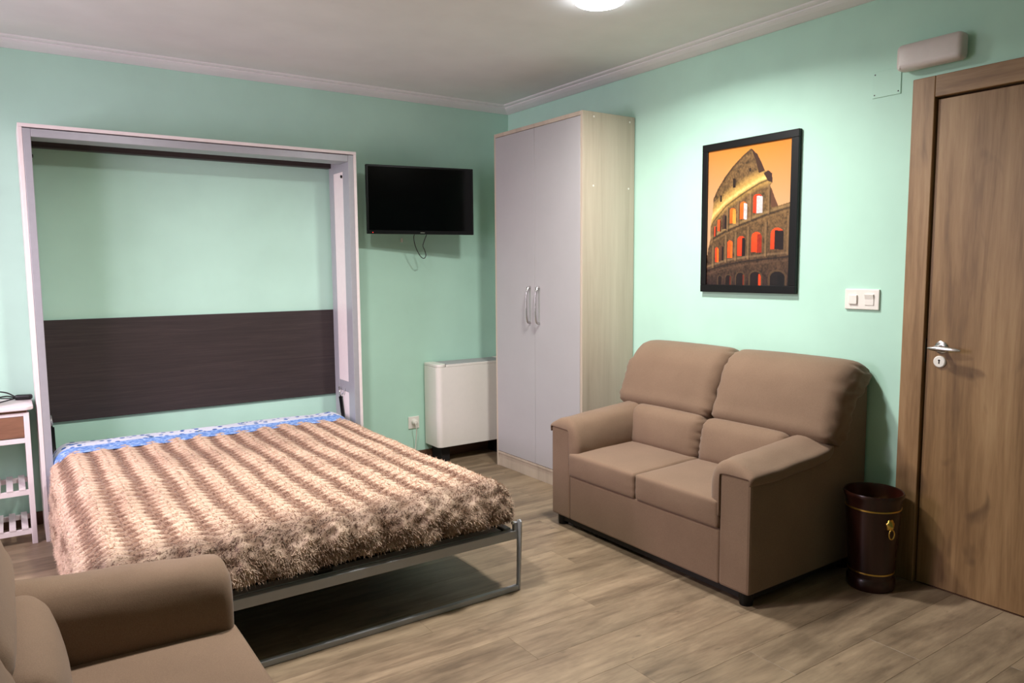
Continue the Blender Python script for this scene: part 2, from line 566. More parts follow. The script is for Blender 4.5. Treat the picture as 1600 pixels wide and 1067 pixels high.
# ------------------------------------------------------------------ ceiling lights
def ceiling_light(x, y, label):
    r = thing('ceiling_light', label, 'ceiling light', (x, y, H), 'round flush ceiling lights')
    lathe('housing', [(.122, 0), (.122, -.010), (.112, -.013)], (x, y, H), M['whitepl'], r, 'z', 40)
    lathe('diffuser', [(.110, -.012), (.109, -.026), (.100, -.031), (.07, -.0335), (.02, -.034)], (x, y, H), M['lamp'], r, 'z', 40)
    ld = bpy.data.lights.new('lamp_light', 'AREA')
    ld.shape = 'DISK'; ld.size = .20; ld.energy = LAMP_WATT; ld.color = LAMP_COL
    ld.spread = math.radians(LAMP_SPREAD)
    lo = link(bpy.data.objects.new('lamp_light', ld), r)
    lo.location = (0, 0, -.037)
ceiling_light(-.955, -2.125, 'glowing round ceiling light above the sofa beside the door')
ceiling_light(-2.45, -2.20, 'glowing round ceiling light above the bed, outside the view')

# ------------------------------------------------------------------ wardrobe
wx, wy0, wy1, wz = -.412, -1.358, -.436, 2.2525
wr = thing('wardrobe', 'tall two-door wardrobe with lilac-grey doors and pale birch sides', 'wardrobe', (-.21, -.9, 0))
T = .019
box('side_panel', (wx + .001, -.006, wy0, wy0 + T, 0, wz), M['birch'], wr, .0015)
box('side_panel', (wx + .001, -.006, wy1 - T, wy1, 0, wz), M['birch'], wr, .0015)
box('top_panel', (wx + .001, -.006, wy0 + T, wy1 - T, wz - .024, wz), M['birch'], wr, .0015)
box('bottom_panel', (wx + .001, -.006, wy0 + T, wy1 - T, .088, .104), M['birch'], wr, .0015)
box('back_panel', (-.012, -.006, wy0 + T, wy1 - T, .1, wz - .03), M['birch'], wr, 0)
box('plinth', (wx + .008, wx + .026, wy0 + T, wy1 - T, 0, .086), M['birch'], wr, .001)
wm_ = -.893
for k, (a, b) in enumerate(((wm_ + .0012, wy1 - T - .0012), (wy0 + T + .0012, wm_ - .0012))):
    dr = box('door', (wx - .001, wx + .017, a, b, .107, wz - .027), M['wdoor'], wr, .0012)
    yh = -.847 if k == 0 else -.944
    pts = [(wx - .001, yh, 1.243), (wx - .022, yh, 1.236), (wx - .031, yh, 1.20), (wx - .033, yh, 1.13), (wx - .031, yh, 1.06), (wx - .022, yh, 1.022), (wx - .001, yh, 1.015)]
    tube('handle', pts, .0052, M['chrome'], dr, 10, 6, squash=1.6)
for sx, sz in ((-.327, 2.225), (-.047, 2.221), (-.33, 1.834), (-.054, 1.831), (-.33, .12), (-.054, .12)):
    lathe('screw_cap', [(.006, 0), (.006, -.0012), (.004, -.002)], (sx, wy0, sz), M['whitepl'], wr, 'y', 12)

# ------------------------------------------------------------------ fan-coil radiator
rx0, rx1, ry, rz0, rz1 = -.748, -.10, -.215, .118, .700
ra = thing('wall_radiator', 'white fan-coil radiator on dark feet, partly behind the wardrobe', 'radiator', (-.42, -.11, 0))
R = .035
def rounded_front(x0, x1, y0, y1, r, k=6):
    p = [(x0, y1)]
    for i in range(k + 1):
        a = PI + PI / 2 * i / k
        p.append((x0 + r + r * math.cos(a), y0 + r + r * math.sin(a)))
    for i in range(k + 1):
        a = 1.5 * PI + PI / 2 * i / k
        p.append((x1 - r + r * math.cos(a), y0 + r + r * math.sin(a)))
    p.append((x1, y1))
    return p
bd = prism('body', rounded_front(rx0, rx1, ry, -.013, R), 'z', rz0, rz1 - .018, M['radiator'], ra, .003)
for (a, b) in ((rx0, rx0 + .075), (rx1 - .075, rx1)):
    prism('top_cap', rounded_front(a, b, ry, -.013, R if a == rx0 else .02), 'z', rz1 - .0175, rz1 + .004, M['radiator'], ra, .004)
gr = box('grille', (rx0 + .077, rx1 - .077, ry + .012, -.02, rz1 - .0175, rz1 - .008), M['greypl'], ra, .001)
for k in range(9):
    yy = ry + .022 + k * .0195
    box('grille_bar', (rx0 + .08, rx1 - .08, yy, yy + .011, rz1 - .0078, rz1 + .002), M['greypl'], gr, 0)
box('front_lip', (rx0 + .07, rx1 - .07, ry, ry + .012, rz1 - .0175, rz1 - .001), M['radiator'], ra, .002)
for (a, b) in ((rx0 + .05, rx0 + .12), (rx1 - .12, rx1 - .05)):
    box('foot', (a, b, ry + .06, -.02, 0, rz0), M['dark'], ra, .003)

# ------------------------------------------------------------------ wall socket with plug
so = thing('wall_socket', 'white wall socket with a plug in it, low on the wall behind the bed', 'socket', (-.834, 0, .24))
box('plate', (-.876, -.792, -.009, 0, .235, .322), M['whitepl'], so, .003)
lathe('plug', [(.021, -.009), (.021, -.018), (.0185, -.034), (.012, -.040)], (-.834, 0, .283), M['whitepl'], so, 'y', 22)
tube('cord', [(-.834, -.036, .283), (-.846, -.058, .288), (-.847, -.066, .262), (-.838, -.055, .22), (-.834, -.03, .12), (-.832, -.02, .03), (-.80, -.02, .006)], .0033, M['whitepl'], so, 8, 8)

# ------------------------------------------------------------------ television
tv = thing('television', 'black flat-screen television on a swivel wall arm with a red standby light', 'television', (0, 0, 0))
TW, TH = .7315, .442
back = [(-TW / 2, 0), (TW / 2, 0)]
tb = box('bezel', (-TW / 2, TW / 2, 0, .028, 0, TH), M['black'], tv, .004)
box('screen', (-TW / 2 + .013, TW / 2 - .013, -.0012, .002, .024, TH - .012), M['screen'], tv, 0)
v, f = rbox(.25, .022, .15, .02, 4, 3)
raw('rear_housing', [(q.x, q.y + .036, q.z + .19) for q in v], f, M['black'], tv, True)
box('logo', (-.012, .018, -.0016, .001, .0075, .0125), M['chrome'], tv, 0)
lathe('standby_light', [(.0026, 0), (.0026, -.0015)], (-TW / 2 + .036, 0, .009), M['led'], tv, 'y', 10)
box('mount_plate', (-.06, .06, .058, .064, .16, .28), M['black'], tv, .002)
tv.location = (-.866, -.25, 1.5915)
tv.rotation_euler = (math.radians(0), 0, -math.atan2(.14, .718))
wmnt = thing('wall_bracket', 'black folding wall arm that carries the television', 'bracket', (-.86, 0, 1.81))
box('wall_plate', (-.89, -.80, -.010, 0, 1.73, 1.89), M['black'], wmnt, .002)
tube('arm', [(-.845, -.008, 1.81), (-.80, -.10, 1.81), (-.852, -.195, 1.81)], .012, M['black'], wmnt, 10, 0)
ch = tube('television_cable', [(-.886, -.19, 1.61), (-.890, -.175, 1.575), (-.872, -.155, 1.525), (-.845, -.150, 1.470), (-.820, -.150, 1.440), (-.800, -.150, 1.436), (-.789, -.150, 1.455), (-.797, -.152, 1.487), (-.812, -.155, 1.518), (-.806, -.165, 1.555), (-.792, -.19, 1.612)], .0028, M['rubber'], None, 8, 8)
tag(ch, 'black cable loop hanging below the television', 'cable')
pb = box('cable_outlet', (-.905, -.890, -.012, 0, 1.547, 1.575), M['whitepl'], None, .003)
tag(pb, 'small white cable outlet on the wall just below the television', 'outlet')

# ------------------------------------------------------------------ fold-down bed cabinet and frame
fx0, fx1, fy, fz = -3.078, -1.357, -.3458, 2.0748
bed = thing('fold_down_bed', 'fold-down wall bed with off-white cabinet surround and grey steel frame', 'bed', (-2.22, -.35, 0))
box('side_panel', (fx0, fx0 + .018, fy, -.001, 0, fz - .018), M['cabwhite'], bed, .001)
box('side_panel', (fx1 - .018, fx1, fy, -.001, 0, fz - .018), M['cabwhite'], bed, .001)
box('top_panel', (fx0, fx1, fy, -.001, fz - .0175, fz), M['cabwhite'], bed, .001)
ix0, ix1, iz = fx0 + .0185, fx1 - .0185, fz - .022
for sx, a in ((1, ix0), (-1, ix1)):
    lo, hi = (a, a + .034) if sx > 0 else (a - .034, a)
    lp = bed
    box('front_post', (lo, hi, fy + .001, fy + .095, 0, iz), M['steel'], lp, .002)
    box('rear_post', (lo, hi, -.095, -.020, 0, iz), M['steel'], lp, .002)
    box('side_brace', (lo + .002, hi - .002, fy + .096, -.096, 1.965, iz), M['steel'], lp, .002)
    box('side_brace', (lo + .002, hi - .002, fy + .096, -.096, .585, .652), M['steel'], lp, .002)
    pf_ = (hi - .006, hi - .002) if sx > 0 else (lo + .002, lo + .006)
    box('infill_panel', (pf_[0], pf_[1], fy + .096, -.096, .653, 1.964), M['cabwhite'], lp, 0)
    box('infill_panel', (pf_[0], pf_[1], fy + .096, -.096, .02, .584), M['cabwhite'], lp, 0)
    lathe('stop_button', [(.0095, 0), (.0095, sx * .006), (.006, sx * .008)], (hi if sx > 0 else lo, -.235, 1.935), M['black'], bed, 'x', 16)
    # gas strut
    xs = hi + .012 if sx > 0 else lo - .012
    st = tube('gas_strut', [(xs, -.135, .545), (xs, -.235, .18)], .011, M['black'], bed, 12, 0)
    tube('strut_rod', [(xs, -.118, .607), (xs, -.135, .545)], .005, M['chrome'], st, 8, 0)
    tube('hook', [(xs - sx * .012, -.185, .60), (xs, -.185, .575), (xs, -.165, .565), (xs, -.155, .585)], .0035, M['steel'], bed, 8, 5)
box('top_rail', (ix0 + .0345, ix1 - .0345, fy + .001, fy + .145, iz - .040, iz - .001), M['steel'], bed, .002)
box('rear_top_rail', (ix0 + .0345, ix1 - .0345, -.060, -.006, iz - .048, iz - .004), M['wenge'], bed, .002)
box('headboard', (ix0 + .036, ix1 - .002, -.0195, -.002, .5486, 1.1028), M['wenge'], bed, .0015)
# the lowered bed base
BX0, BX1, BYF = -3.012, -1.468, -2.188
box('bed_board', (BX0 + .03, BX1 - .03, BYF + .04, -.36, .238, .262), M['dark'], bed, .002)
for a in (BX0, BX1 - .03):
    box('side_rail', (a, a + .03, BYF + .031, -.33, .224, .268), M['steel'], bed, .002)
box('foot_rail', (BX0 - .004, BX1 + .014, BYF, BYF + .03, .226, .263), M['steel'], bed, .002)
box('foot_plate', (BX0 + .03, BX1 - .05, BYF + .03, BYF + .075, .2625, .267), M['steel'], bed, .001)
# loop leg: two flat uprights and a bar on the floor
def upright(xa, xb):
    pr = [(BYF - .004, 0), (BYF + .016, 0), (BYF + .012, .16), (BYF + .010, .29), (BYF + .006, .306), (BYF - .008, .312), (BYF - .018, .303), (BYF - .0195, .285), (BYF - .014, .15)]
    return prism('leg', pr, 'x', xa, xb, M['steel'], bed, .0015)
for xa, xb, s in ((BX1 + .016, BX1 + .024, 1), (BX0 - .012, BX0 - .004, -1)):
    up = upright(xa, xb)
    xi = xa if s > 0 else xb
    box('hinge_lug', (min(xi - s * .016, xi), max(xi - s * .016, xi), BYF + .002, BYF + .022, .262, .298), M['steel'], bed, .003)
    lathe('bolt', [(.0075, 0), (.0075, -s * .006), (.004, -s * .009)], (xi - s * .016, BYF + .010, .295), M['chrome'], bed, 'x', 12)
box('floor_bar', (BX0 - .004, BX1 + .016, BYF - .003, BYF + .018, 0, .022), M['steel'], bed, .003)
box('latch', (-2.32, -2.25, BYF + .031, BYF + .062, .2675, .285), M['black'], bed, .002)

# mattress
v, f = rbox(.755, .955, .080, .06, 8, 4)
mt = raw('mattress', [(q.x - 2.24, q.y - 1.165, q.z + .349) for q in v], f, M['cabwhite'], None, True)
tag(mt, 'white mattress under the brown fur blanket', 'mattress')

# draped cloth surface: arc coordinates (a across, b from the head)
def drape(cx, hw, y0, L, R, ztop, A_right, A_left, B, side_tuck=.0):
    def S(a, b):
        ea = abs(a) - (hw - R); eb = b - (L - R)
        da, db = max(ea, 0), max(eb, 0)
        sgn = 1 if a >= 0 else -1
        d = math.hypot(da, db)
        core_x = cx + sgn * min(abs(a), hw - R)
        core_y = y0 - min(b, L - R)
        if d < 1e-9:
            return Vector((cx + a, y0 - b, ztop)), Vector((0, 0, 1)), 0.0
        ca, cb = da / d, db / d
        A = A_right if sgn > 0 else A_left
        dbox = min(A / ca if ca > 1e-6 else 9, B / cb if cb > 1e-6 else 9)
        dmax = math.hypot(A * ca, B * cb)
        d2 = d * dmax / dbox
        th = min(d2 / R, PI / 2)
        out = R * math.sin(th); dz = R * (1 - math.cos(th))
        rest = max(d2 - R * PI / 2, 0)
        left = max(0, -sgn) * ca
        fl_ = .04 * left - .28 * (1 - left)
        out += rest * fl_ * min(1, rest / .05); dz += rest
        p = Vector((core_x + sgn * ca * out, core_y - cb * out, ztop - dz))
        nrm = Vector((sgn * ca * math.sin(th), -cb * math.sin(th), math.cos(th)))
        return p, nrm, d2
    return S

# blue sheet turned back at the head
SH = drape(-2.235, .785, -.150, 3.0, .085, .456, .20, .22, .2)
v, f = [], []
na, nb = 90, 16
for j in range(nb + 1):
    b = .28 * j / nb
    for i in range(na + 1):
        a = -(.79 - .085 + .22) + (2 * (.79 - .085) + .42) * i / na
        p, n_, d = SH(a, b)
        wv = .006 * noise.noise(Vector((a * 6, b * 14, 2.1)))
        puff = .012 * math.sin(PI * min(1, j / nb * 1.2)) - (.02 * (1 - j / 3) if j < 3 else 0)
        v.append(p + n_ * (wv + puff))
for j in range(nb):
    for i in range(na):
        k = j * (na + 1) + i
        f.append((k, k + 1, k + na + 2, k + na + 1))
sh = raw('bed_sheet', v, f, M['sheet'], None, True)
md = sh.modifiers.new('thick', 'SOLIDIFY'); md.thickness = .006; md.offset = -1
tag(sh, 'blue bed sheet with blue-flowered white edge, turned back at the head of the bed', 'bed sheet')

# fur blanket ------------------------------------------------------
BR, BHW, BY0, BL = .115, .805, -.392, 1.785
AR, AL, BF = .205, .43, .205
BS = drape(-2.232, BHW, BY0, BL, BR, .446, AR, AL, BF)
PER, ROW = .117, .052
def pattern(a, b, d):
    """(ridge height 0..1, light fraction 0..1)"""
    wob = .010 * noise.noise(Vector((a * 3, b * 5, .3))) + .010 * noise.noise(Vector((a * 14, b * 20, 5)))
    ph = (a + wob) / PER
    st = .5 + .5 * math.cos(2 * PI * ph)
    half = math.floor(ph * 2)
    rw = .5 + .5 * math.sin(2 * PI * (b / ROW + .55 * noise.noise(Vector((a * 7, b * 6, 9))) + .37 * half + 1.1 * a))
    foot = min(1, max(0, (b - (BL - BR) + .11) / .17))
    mot = .5 + .8 * noise.noise(Vector((a * 12, b * 12, d * 9))) + .5 * noise.noise(Vector((a * 29, b * 34, 3)))
    mot = min(1, max(0, mot))
    s2 = min(1, max(0, (st - .24 - .42 * (.5 - rw)) / .40)); s2 = s2 * s2 * (3 - 2 * s2)
    patch = .5 + .8 * noise.noise(Vector((a * 2.6, b * 3.4, 7)))
    lt = (s2 * (.60 + .40 * rw) + (1 - s2) * .20 * rw) * min(1, max(.5, .65 + patch * .5))
    lt = lt * (1 - foot) + foot * (.02 + .12 * s2 + .42 * mot * mot)
    hgt = (.35 * st + .65 * rw * (.5 + .5 * st)) * (1 - .4 * foot) + foot * .7 * mot
    return hgt, min(1, lt), foot
BROWN, CREAM = np.array(srgb(140, 106, 84)[:3]), np.array(srgb(226, 198, 172)[:3])
DEEP = np.array(srgb(96, 68, 46)[:3])
v, f, cc = [], [], []
na, nb = 300, 430
amin, amax = -(BHW - BR + AL), BHW - BR + AR
bmax = BL - BR + BF
def blanket_pt(a, b):
    p, n_, d = BS(a, b)
    hgt, lt, foot = pattern(a, b, d)
    big = .012 * noise.noise(Vector((a * 2.5, b * 2.5, 1.7))) + .016 * max(foot, min(1, d / .3)) * noise.noise(Vector((p.x * 9, p.y * 9, p.z * 9)))
    return p + n_ * (.017 * hgt + big), n_, lt, foot, d
for j in range(nb + 1):
    b = bmax * j / nb
    for i in range(na + 1):
        a = amin + (amax - amin) * i / na
        p, n_, lt, foot, d = blanket_pt(a, b)
        v.append(p)
        c = (BROWN * (1 - foot) + DEEP * foot) * (1 - lt) + CREAM * lt
        cc.append(tuple(c * .92) + (1,))
for j in range(nb):
    for i in range(na):
        k = j * (na + 1) + i
        f.append((k, k + 1, k + na + 2, k + na + 1))
bl_root = thing('fur_blanket', 'brown and cream striped faux-fur blanket spread over the bed', 'blanket', (-2.243, -1.3, .3))
bk = raw('cloth', v, f, M['fur'], bl_root, True)
ca = bk.data.color_attributes.new('pile', 'FLOAT_COLOR', 'POINT')
ca.data.foreach_set('color', np.array(cc, dtype=np.float32).ravel())
md = bk.modifiers.new('thick', 'SOLIDIFY'); md.thickness = .012; md.offset = -1
# pile: short blades
NB = 170000
A = rng.uniform(amin, amax, NB); B = rng.uniform(0, bmax, NB)
rn = rng.normal(size=(NB, 3)); ru = rng.uniform(size=(NB, 3))
v, f, cc = [], [], []
for q in range(NB):
    a, b = float(A[q]), float(B[q])
    p, n_, lt, foot, d = blanket_pt(a, b)
    side = min(1, d / .16)
    lay = Vector((-.75, -.35, 0)) * (1 - side) + Vector((0, 0, -.75)) * side
    rv = Vector(rn[q])
    dr = (n_ * (.55 + .2 * side) + lay + rv * (.22 + .30 * side)).normalized()
    L = (.008 + .007 * ru[q, 0]) * (1 + .7 * max(foot * side, side * .5))
    sd = dr.cross(n_ + rv * .4)
    if sd.length < 1e-4: continue
    sd.normalize()
    wd = .0014 + .0010 * ru[q, 1]
    p0 = p - n_ * .003
    k = len(v)
    v += [p0 - sd * wd, p0 + sd * wd, p0 + dr * L]
    f.append((k, k + 1, k + 2))
    ltj = min(1, max(0, lt + (ru[q, 2] - .5) * .28))
    c = (BROWN * (1 - foot) + DEEP * foot) * (1 - ltj) + CREAM * ltj
    c = tuple(c) + (1,)
    t_ = tuple(min(1, x * 1.1) for x in c[:3]) + (1,)
    cc += [c, c, t_]
me = bpy.data.meshes.new('pile')
ox, oy, oz = bl_root['_o']
me.from_pydata([(q.x - ox, q.y - oy, q.z - oz) for q in v], [], f)
me.materials.append(M['fur'])
ca = me.color_attributes.new('pile', 'FLOAT_COLOR', 'POINT')
ca.data.foreach_set('color', np.array(cc, dtype=np.float32).ravel())
pile = link(bpy.data.objects.new('pile', me), bl_root)
pile['kind'] = 'stuff'

# ------------------------------------------------------------------ sofa
SW = .6385
def soft(name, half, r, centre, parent, puff=(0, 0, 0), rot=0.0, deform=None, n=12, rs=5, wr=.004, seed=0, mat=None):
    v, f = rbox(*half, r, n, rs)
    out = []
    for q in v:
        u = [q[i] / half[i] for i in range(3)]
        p = q.copy()
        p.x += puff[0] * u[0] * (1 - u[1] ** 2) * (1 - u[2] ** 2) if puff[0] else 0
        p.y += puff[1] * u[1] * (1 - u[0] ** 4) * (1 - u[2] ** 2) if puff[1] else 0
        p.z += puff[2] * u[2] * (1 - u[0] ** 4) * (1 - u[1] ** 4) if puff[2] else 0
        if deform: p = deform(p, u)
        edge = max(abs(u[0]) ** 6, .25)
        k = noise.noise(Vector((p.x * 9 + seed * 3.1, p.y * 9, p.z * 16))) + .6 * noise.noise(Vector((p.x * 24 + seed, p.y * 21, p.z * 40)))
        g_ = max(0, (abs(u[0]) - .80) / .20)
        k += 1.1 * g_ * math.sin(p.z * 170 + 5 * noise.noise(Vector((p.z * 14, p.y * 9, seed)))) * (1 if abs(u[1]) < .97 else .4)
        p += Vector(u).normalized() * (wr * k * edge)
        c, s = math.cos(rot), math.sin(rot)
        p = Vector((p.x, c * p.y - s * p.z, s * p.y + c * p.z))
        out.append(p + Vector(centre))
    return raw(name, out, f, mat or M['fabric'], parent, True)

def make_sofa(label):
    s = thing('two_seat_sofa', label, 'sofa', (0, 0, 0), 'matching taupe two-seat sofas')
    F = -.815
    box('base', (-SW + .15, SW - .15, F, -.06, .056, .292), M['fabric'], s, .012, 3)
    box('plinth', (-SW + .03, SW - .03, F + .03, -.03, .022, .058), M['dark'], s, 0)
    # side panels: arm and back wing in one outline (y, z)
    prof = [(F, .056), (F, .525), (F + .012, .540), (-.60, .552), (-.40, .566), (-.29, .582), (-.215, .62), (-.185, .70), (-.145, .79), (-.11, .845),
            (-.085, .865), (-.03, .865), (-.012, .85), (-.006, .70), (-.006, .056)]
    for sx in (-1, 1):
        a, b = sorted((sx * SW, sx * (SW - .152)))
        prism('arm', prof, 'x', a, b, M['fabric'], s, .012)
        # padded arm cover, rolled over the top and down the inside; section (in from outer face, z above arm top)
        RI = [(.004, -.030), (.004, -.004), (.03, -.002), (.075, -.002), (.12, -.004), (.147, -.010), (.150, -.045), (.150, -.11), (.150, -.185)]
        RO = [(-.006, -.026), (-.008, .004), (.016, .022), (.070, .044), (.128, .048), (.176, .026), (.203, -.028), (.210, -.10), (.198, -.188)]
        v, f = [], []
        nS = 26
        y0_, y1_ = F - .007, -.262
        for i_ in range(nS + 1):
            tt = .5 - .5 * math.cos(PI * i_ / nS)
            yy = y0_ + (y1_ - y0_) * tt
            top = float(np.interp(yy, [F, -.60, -.40, -.29, -.25], [.533, .552, .566, .582, .59]))
            dist = min(tt, 1 - tt) * (y1_ - y0_)
            rr_ = .030 if tt < .5 else .05
            e = math.sqrt(max(0, 1 - max(0, 1 - dist / rr_) ** 2)) * .92 + .08
            ro = catmull([(p, q, 0) for p, q in RO], 3)
            ri = catmull([(p, q, 0) for p, q in RI], 3)
            lip = min(1, max(0, (yy - y0_) / .14)) * min(1, (1 - tt) * (y1_ - y0_) / .06)
            ringp = []
            for a_, b_ in zip(ri, ro):
                p = a_ + (b_ - a_) * e
                k = noise.noise(Vector((p.x * 22, yy * 14 + sx, p.y * 20))) * .7 + noise.noise(Vector((p.x * 50, yy * 60, sx * 2.0))) * .5 * (1 - min(1, dist / .09))
                p = p + (b_ - a_).normalized() * (.006 * k * e)
                if a_.x < .03: p = p + Vector((-.014 * lip, -.012 * lip * (1 if a_.y < -.01 else 0), 0)) * (1 - a_.x / .03)
                ringp.append(p)
            ringp += [Vector(q) for q in reversed([(p.x + (.002 if 0 else 0), p.y - .001, 0) for p in ri])]
            for p in ringp:
                v.append((sx * (SW - p.x), yy, top + p.y))
        m_ = len(v) // (nS + 1)
        for i_ in range(nS):
            for k in range(m_):
                f.append((i_ * m_ + k, i_ * m_ + (k + 1) % m_, (i_ + 1) * m_ + (k + 1) % m_, (i_ + 1) * m_ + k))
        f.append(tuple(range(m_))); f.append(tuple(nS * m_ + k for k in range(m_))[::-1])
        raw('arm_pad', v, f, M['fabric'], s, True)
    # back frame behind the cushions
    prism('back', [(-.20, .29), (-.17, .60), (-.09, .88), (-.03, .885), (-.012, .86), (-.006, .05), (-.20, .05)], 'x', -SW + .153, SW - .153, M['fabric'], s, .01)
    hwS = (SW - .152) / 2
    for k, sx in enumerate((-1, 1)):
        cx = sx * (hwS + .001)
        def ds(p, u):
            q = p.copy(); q.z += .014 * (u[1] + 1) / 2 * (1 if u[2] > 0 else 0)
            return q
        soft('seat_cushion', (hwS - .002, .250, .060), .015, (cx, F + .238, .352), s, (0, .004, .010), 0, ds, 10, 4, .0015, 11 + k)
        soft('lumbar_cushion', (hwS - .003, .075, .118), .05, (cx, -.335, .500), s, (.006, .022, .006), math.radians(-10), None, 10, 5, .004, 21 + k)
        # tall head cushion leaning back, rolled over the top
        hx = (SW + .028) / 2 - .004
        def dh(p, u, sx=sx):
            q = p.copy()
            if u[2] > .2:
                q.y += .075 * ((u[2] - .2) / .8) ** 2; q.z -= .012 * max(0, u[1]) * ((u[2] - .2) / .8)
            if u[2] < -.6:
                q.y -= .012 * (-u[2] - .6) / .4
            if u[0] * sx > .7 and u[2] > .3:     # outer top corner rolls back over the wing
                q.y += .045 * ((u[0] * sx - .7) / .3) ** 2
            return q
        soft('head_cushion', (hx, .085, .198), .055, (sx * (hx + .003), -.196, .770), s, (.004, .024, .008), math.radians(-21), dh, 14, 6, .005, 31 + k)
    for sx in (-1, 1):
        for yy in (F + .045, -.10):
            lathe('foot', [(.026, 0), (.028, .01), (.030, .056)], (sx * (SW - .045), yy, 0), M['black'], s, 'z', 18)
    return s
sofa1 = make_sofa('taupe two-seat sofa against the mint wall under the framed print')
sofa2 = copy_tree(sofa1)
sofa2['label'] = 'taupe sofa in the near left corner, only its arm and seat in view'
sofa1.location = (-.004, -2.2345, 0); sofa1.rotation_euler = (0, 0, -PI / 2)
sofa2.location = (-3.54, -3.137, 0); sofa2.rotation_euler = (0, 0, PI / 2)

# ------------------------------------------------------------------ framed print
pf = thing('framed_picture', 'black framed print of a floodlit ancient amphitheatre with orange arches', 'picture', (-.002, -2.195, 1.227))
y0, y1, z0, z1 = -1.8996, -2.4901, 1.2269, 2.012
iy0, iy1, iz0, iz1 = -1.936, -2.449, 1.266, 1.974
D0, D1 = -.024, -.002
for b in ((D0, D1, y1, y0, iz1, z1), (D0, D1, y1, y0, z0, iz0), (D0, D1, iy0, y0, iz0, iz1), (D0, D1, y1, iy1, iz0, iz1)):
    box('frame_bar', b, M['pframe'], pf, .002)
# poster: painted on a fine grid, coordinates u (left-right), v (top-down)
GU, GV = 170, 236
U, V = np.meshgrid((np.arange(GU) + .5) / GU, (np.arange(GV) + .5) / GV)
X = 92 + 457 * U
TOP = 202 - 72 * U
Y = TOP + V * (940 - TOP)
def lin(c): return np.array(srgb(*c)[:3])
img = np.zeros((GV, GU, 3))
g = np.clip((Y - 150) / 420, 0, 1)[..., None]
img[:] = lin((214, 132, 40)) * (1 - g) + lin((205, 160, 118)) * g
img *= (.93 + .1 * np.clip((X - 92) / 457, 0, 1))[..., None]
def vnoise(sx, sy, seed):
    r = np.random.default_rng(seed); gx, gy = int(GU / sx) + 3, int(GV / sy) + 3
    t = r.uniform(size=(gy, gx))
    fx, fy_ = (np.arange(GU) / sx), (np.arange(GV) / sy)
    i, j = fx.astype(int), fy_.astype(int); a, b = fx - i, (fy_ - j)[:, None]
    t00, t01 = t[np.ix_(j, i)], t[np.ix_(j, i + 1)]; t10, t11 = t[np.ix_(j + 1, i)], t[np.ix_(j + 1, i + 1)]
    return (t00 * (1 - a) + t01 * a) * (1 - b) + (t10 * (1 - a) + t11 * a) * b
def inside(poly):
    res = np.zeros(X.shape, bool); n = len(poly)
    for k in range(n):
        (xa, ya), (xb, yb) = poly[k], poly[(k + 1) % n]
        if ya == yb: continue
        cond = ((ya > Y) != (yb > Y)) & (X < (xb - xa) * (Y - ya) / (yb - ya) + xa)
        res ^= cond
    return res
wall = inside([(335, 182), (290, 222), (240, 275), (190, 340), (150, 405), (125, 460), (122, 530), (110, 620), (112, 680), (98, 740), (90, 800), (80, 960), (570, 960), (570, 468),
               (485, 498), (460, 440), (440, 385), (452, 370), (450, 320), (430, 303), (412, 305), (395, 265), (370, 215)])
st = vnoise(3, 3, 1) * .5 + vnoise(9, 7, 2) * .5
base = lin((112, 84, 50)) * 1.0
low = np.clip((Y - 520) / 420, 0, 1)[..., None]
st = st * .55 + vnoise(1.6, 2.2, 5) * .45
st = np.clip((st - .5) * 1.7 + .5, 0, 1)
stone = (base * (1 - low) + lin((50, 32, 30)) * low) * (.30 + 1.25 * st)[..., None]
img[wall] = stone[wall]
def curve(pts):
    xs, ys = zip(*pts); return np.interp(X, xs, ys)
def band(pts, half, col, soft_=1.0, k=1.0):
    c = curve(pts); wgt = np.clip(1 - np.abs(Y - c) / half, 0, 1)[..., None] * k
    mk = wall
    img[mk] = (img * (1 - wgt) + lin(col) * wgt * (.8 + .4 * st)[..., None])[mk]
G = [(95, 610), (125, 545), (200, 470), (300, 400), (385, 350), (450, 330)]
band([(x, y - 2) for x, y in G], 62, (226, 178, 92), k=.85)
band([(x, y + 6) for x, y in G], 16, (246, 210, 128), k=.8)
band([(95, 660), (125, 590), (200, 500), (300, 428), (385, 374), (450, 345)], 9, (48, 32, 20), k=.9)
T3 = [(95, 720), (112, 690), (200, 640), (320, 590), (430, 545), (560, 500)]
band([(x, y - 14) for x, y in T3], 14, (150, 120, 76), k=.8)
band(T3, 9, (40, 28, 22), k=.9)
band([(x, y + 14) for x, y in T3], 8, (128, 98, 62), k=.7)
T2 = [(95, 862), (200, 828), (320, 806), (430, 792), (560, 776)]
band([(x, y - 24) for x, y in T2], 10, (132, 104, 74), k=.7)
band(T2, 9, (30, 20, 20), k=.9)
band([(x, y + 18) for x, y in T2], 7, (96, 70, 54), k=.6)
# shaded broken edge on the right of the tall ring
sh_ = inside([(335, 182), (370, 215), (395, 265), (412, 305), (380, 318), (362, 250)])
img[sh_] = lin((66, 42, 28))
sh_ = inside([(430, 303), (450, 320), (452, 370), (430, 362), (405, 318)]); img[sh_] = lin((60, 38, 30))
sh_ = inside([(448, 400), (462, 440), (486, 500), (450, 505), (440, 440)]); img[sh_] = lin((96, 62, 42))
